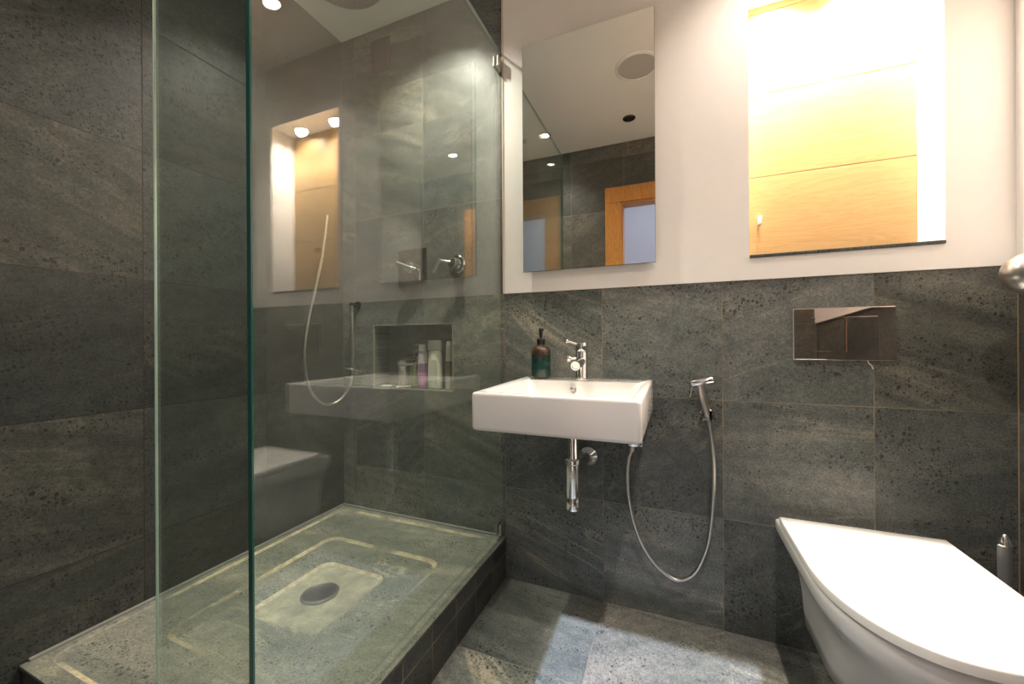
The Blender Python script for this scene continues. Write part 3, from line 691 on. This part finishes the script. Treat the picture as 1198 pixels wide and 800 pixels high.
# toiletries in the shower niche
ZN = SN[2]+0.0005; YN = 1.553
def lab(z0, z1, c1, c2, c3=None, zc_=None, rough=0.3):
    m = NT('bottle_print'); sp = m.n('ShaderNodeSeparateXYZ'); m.put(sp.inputs[0], m.pos())
    f = m.math('GREATER_THAN', sp.outputs[2], z0); c = m.mix(f, (*c1, 1), (*c2, 1))
    if c3: c = m.mix(m.math('GREATER_THAN', sp.outputs[2], z1), c, (*c3, 1))
    return m.set(Base_Color=c, Roughness=rough)
def oval(bm, prof, cx, cy, z, sx=1.0, sy=1.0, n=32):
    rings = [[Vector((cx+r*sx*math.cos(2*PI*k/n), cy+r*sy*math.sin(2*PI*k/n), z+h)) for k in range(n)] for r, h in prof]
    return loft(bm, rings)
e = empty('shampoo_bottle', (-1.029, YN, ZN), 'tall cream white shampoo bottle in the shower niche', 'bottle')
b = bmesh.new(); oval(b, [(0.030, 0), (0.036, 0.004), (0.037, 0.012), (0.037, 0.08), (0.034, 0.165), (0.030, 0.178)], -1.029, YN, ZN, 1, 0.62); link('bottle_body', b, plain('cream_plastic', (0.72, 0.70, 0.56), 0.35), e, smooth=True)
b = bmesh.new(); oval(b, [(0.031, 0.1785), (0.0365, 0.182), (0.0365, 0.222), (0.034, 0.226)], -1.029, YN, ZN, 1, 0.62); link('cap', b, plain('grey_cap', (0.50, 0.47, 0.43), 0.35), e, smooth=True)
b = bmesh.new(); box(b, -1.050, -1.008, YN-0.0243, YN-0.0233, ZN+0.04, ZN+0.135)
link('paper_label', b, plain('label_paper', (0.60, 0.60, 0.50), 0.5), e)
e = empty('conditioner_bottle', (-1.098, YN, ZN), 'slim bottle with pink lower half and pale top left of the white shampoo', 'bottle')
b = bmesh.new(); oval(b, [(0.019, 0), (0.023, 0.003), (0.0235, 0.01), (0.0235, 0.14), (0.021, 0.165), (0.013, 0.172)], -1.098, YN, ZN); link('bottle_body', b, lab(ZN+0.075, ZN+0.118, (0.42, 0.16, 0.36), (0.20, 0.12, 0.22), (0.50, 0.44, 0.46)), e, smooth=True)
b = bmesh.new(); oval(b, [(0.017, 0.1725), (0.018, 0.174), (0.018, 0.203), (0.016, 0.206)], -1.098, YN, ZN); link('cap', b, plain('pale_cap', (0.55, 0.50, 0.50), 0.35), e, smooth=True)
e = empty('pump_bottle', (-1.150, YN+0.01, ZN), 'short green bottle with a black pump left of the pink bottle', 'bottle')
b = bmesh.new(); oval(b, [(0.018, 0), (0.0215, 0.003), (0.022, 0.09), (0.018, 0.108), (0.009, 0.113), (0.009, 0.118)], -1.150, YN+0.01, ZN); link('bottle_body', b, plain('green_plastic', (0.10, 0.13, 0.03), 0.3), e, smooth=True)
b = bmesh.new(); oval(b, [(0.010, 0.1185), (0.0115, 0.12), (0.0115, 0.135), (0.004, 0.137), (0.004, 0.152), (0.010, 0.153), (0.010, 0.164), (0.007, 0.166)], -1.150, YN+0.01, ZN)
tube(b, [(-1.150, YN+0.01, ZN+0.158), (-1.170, YN-0.003, ZN+0.157), (-1.185, YN-0.010, ZN+0.152)], 0.0045, 10); link('pump', b, M['black'], e, smooth=True)
e = empty('clear_bottle', (-1.215, YN, ZN), 'small translucent grey bottle with a flat top left of the black pump', 'bottle')
b = bmesh.new(); oval(b, [(0.018, 0), (0.021, 0.003), (0.021, 0.078), (0.019, 0.082)], -1.212, YN, ZN); link('bottle_body', b, plain('frosted_plastic', (0.20, 0.20, 0.16), 0.3), e, smooth=True)
b = bmesh.new(); oval(b, [(0.0195, 0.0825), (0.0195, 0.098), (0.018, 0.100)], -1.212, YN, ZN); link('cap', b, plain('grey_green_cap', (0.26, 0.26, 0.22), 0.35), e, smooth=True)
e = empty('lotion_bottle', (-0.952, YN, ZN), 'narrow white and brown tube squeezed against the right side of the niche', 'bottle')
b = bmesh.new(); oval(b, [(0.015, 0), (0.018, 0.003), (0.018, 0.10), (0.014, 0.20)], -0.952, YN, ZN, 1, 1.1); link('bottle_body', b, lab(ZN+0.06, ZN+0.13, (0.50, 0.44, 0.36), (0.23, 0.15, 0.08), (0.66, 0.62, 0.54)), e, smooth=True)
b = bmesh.new(); oval(b, [(0.0135, 0.2005), (0.0125, 0.215), (0.008, 0.222)], -0.952, YN, ZN, 1, 1.1); link('cap', b, M['white_plastic'], e, smooth=True)
b = bmesh.new(); box(b, -1.315, -1.265, D+0.010, D+0.040, ZN, ZN+0.010, 0.004, 3)
tag(link('soap_bar', b, plain('pale_green_soap', (0.45, 0.50, 0.38), 0.5), smooth=True), 'thin pale green bar of soap lying at the left of the shower niche', 'soap')
rz = empty('safety_razor', (-1.19, D+0.012, ZN), 'pale pink disposable razor lying on the niche ledge before the bottles', 'razor')
b = bmesh.new(); tube(b, [(-1.205, D+0.010, ZN+0.006), (-1.180, D+0.014, ZN+0.007), (-1.145, D+0.022, ZN+0.012)], lambda t: 0.005-0.0015*t, 10); link('handle', b, plain('pink_beige_plastic', (0.60, 0.44, 0.34), 0.4), rz, smooth=True)
b = bmesh.new(); box(b, -1.216, -1.204, D+0.001, D+0.030, ZN+0.0005, ZN+0.010, 0.002); link('head', b, M['white_plastic'], rz, smooth=True)

# ------------------------------------------------------------------ ceiling fittings (most seen in the mirror or glass, one added for fill)
def downlight(x, y, z, label, watts, on=True, r=0.042, cone=120, group=None, col=WARM, tilt=None):
    e = empty('ceiling_downlight', (x, y, z), label, 'downlight', group)
    b = bmesh.new(); lathe(b, [(r, 0.0), (r, 0.003), (r-0.004, 0.006), (r*0.70, 0.006), (r*0.66, 0.001), (r*0.66, 0.0)], (x, y, z-0.0005), (0, 0, -1), n=40); link('bezel', b, M['satin'] if on else M['dark_chrome'], e, smooth=True)
    b = bmesh.new(); lathe(b, [(0, 0.0), (r*0.64, 0.0), (r*0.64, 0.002), (0, 0.003)], (x, y, z-0.0005), (0, 0, -1), n=32); link('lens', b, M['lamp_glow'] if on else M['dark_lens'], e, smooth=True)
    if on:
        L = bpy.data.lights.new('lamp', 'SPOT'); L.energy = watts; L.color = col; L.spot_size = R(cone); L.spot_blend = 0.9; L.shadow_soft_size = 0.025
        o = bpy.data.objects.new('lamp', L); C.objects.link(o); o.parent = e; o.location = (0, 0, -0.012)
        if tilt: o.rotation_euler = tilt
    return e
downlight(0.310, 1.206, H, 'lit ceiling downlight nearest the wall niche, seen reflected at the top of the glass', DOWN_W, cone=105)
downlight(-0.860, 0.185, H, 'lit ceiling downlight near the door wall, reflected at left in the mirror', DOOR_W)
downlight(0.310, 0.185, H, 'added unseen ceiling downlight for fill, near the door wall on the toilet side', 28.0)  # unseen lamp, added only as fill light
downlight(-0.271, 0.172, H, 'unlit dark ceiling fitting near the door wall, reflected at right in the mirror', 0, on=False)
downlight(-0.960, 1.180, H, 'lit ceiling downlight over the shower tray', SHOWER_W)
for x in (0.322, 0.575):
    downlight(x, 1.572, WN[3], 'small downlight in the top of the lit wall niche, '+('left' if x < 0.45 else 'right')+' one of the pair', NICHE_W, r=0.029, cone=150, group='downlights in the wall niche')
sk = empty('ceiling_speaker', (-0.178, 0.675, H), 'round flush ceiling speaker, reflected at upper right of the mirror', 'speaker')
b = bmesh.new(); lathe(b, [(0.118, 0.0), (0.118, 0.003), (0.110, 0.006), (0.103, 0.006), (0.102, 0.003), (0.102, 0.0)], (-0.178, 0.675, H-0.0005), (0, 0, -1), n=64); link('rim', b, M['ceiling'], sk, smooth=True)
b = bmesh.new(); lathe(b, [(0.1015, 0.0), (0.1015, 0.004), (0, 0.0055)], (-0.178, 0.675, H-0.0005), (0, 0, -1), n=64); link('grille', b, M['speaker_mesh'], sk, smooth=True)
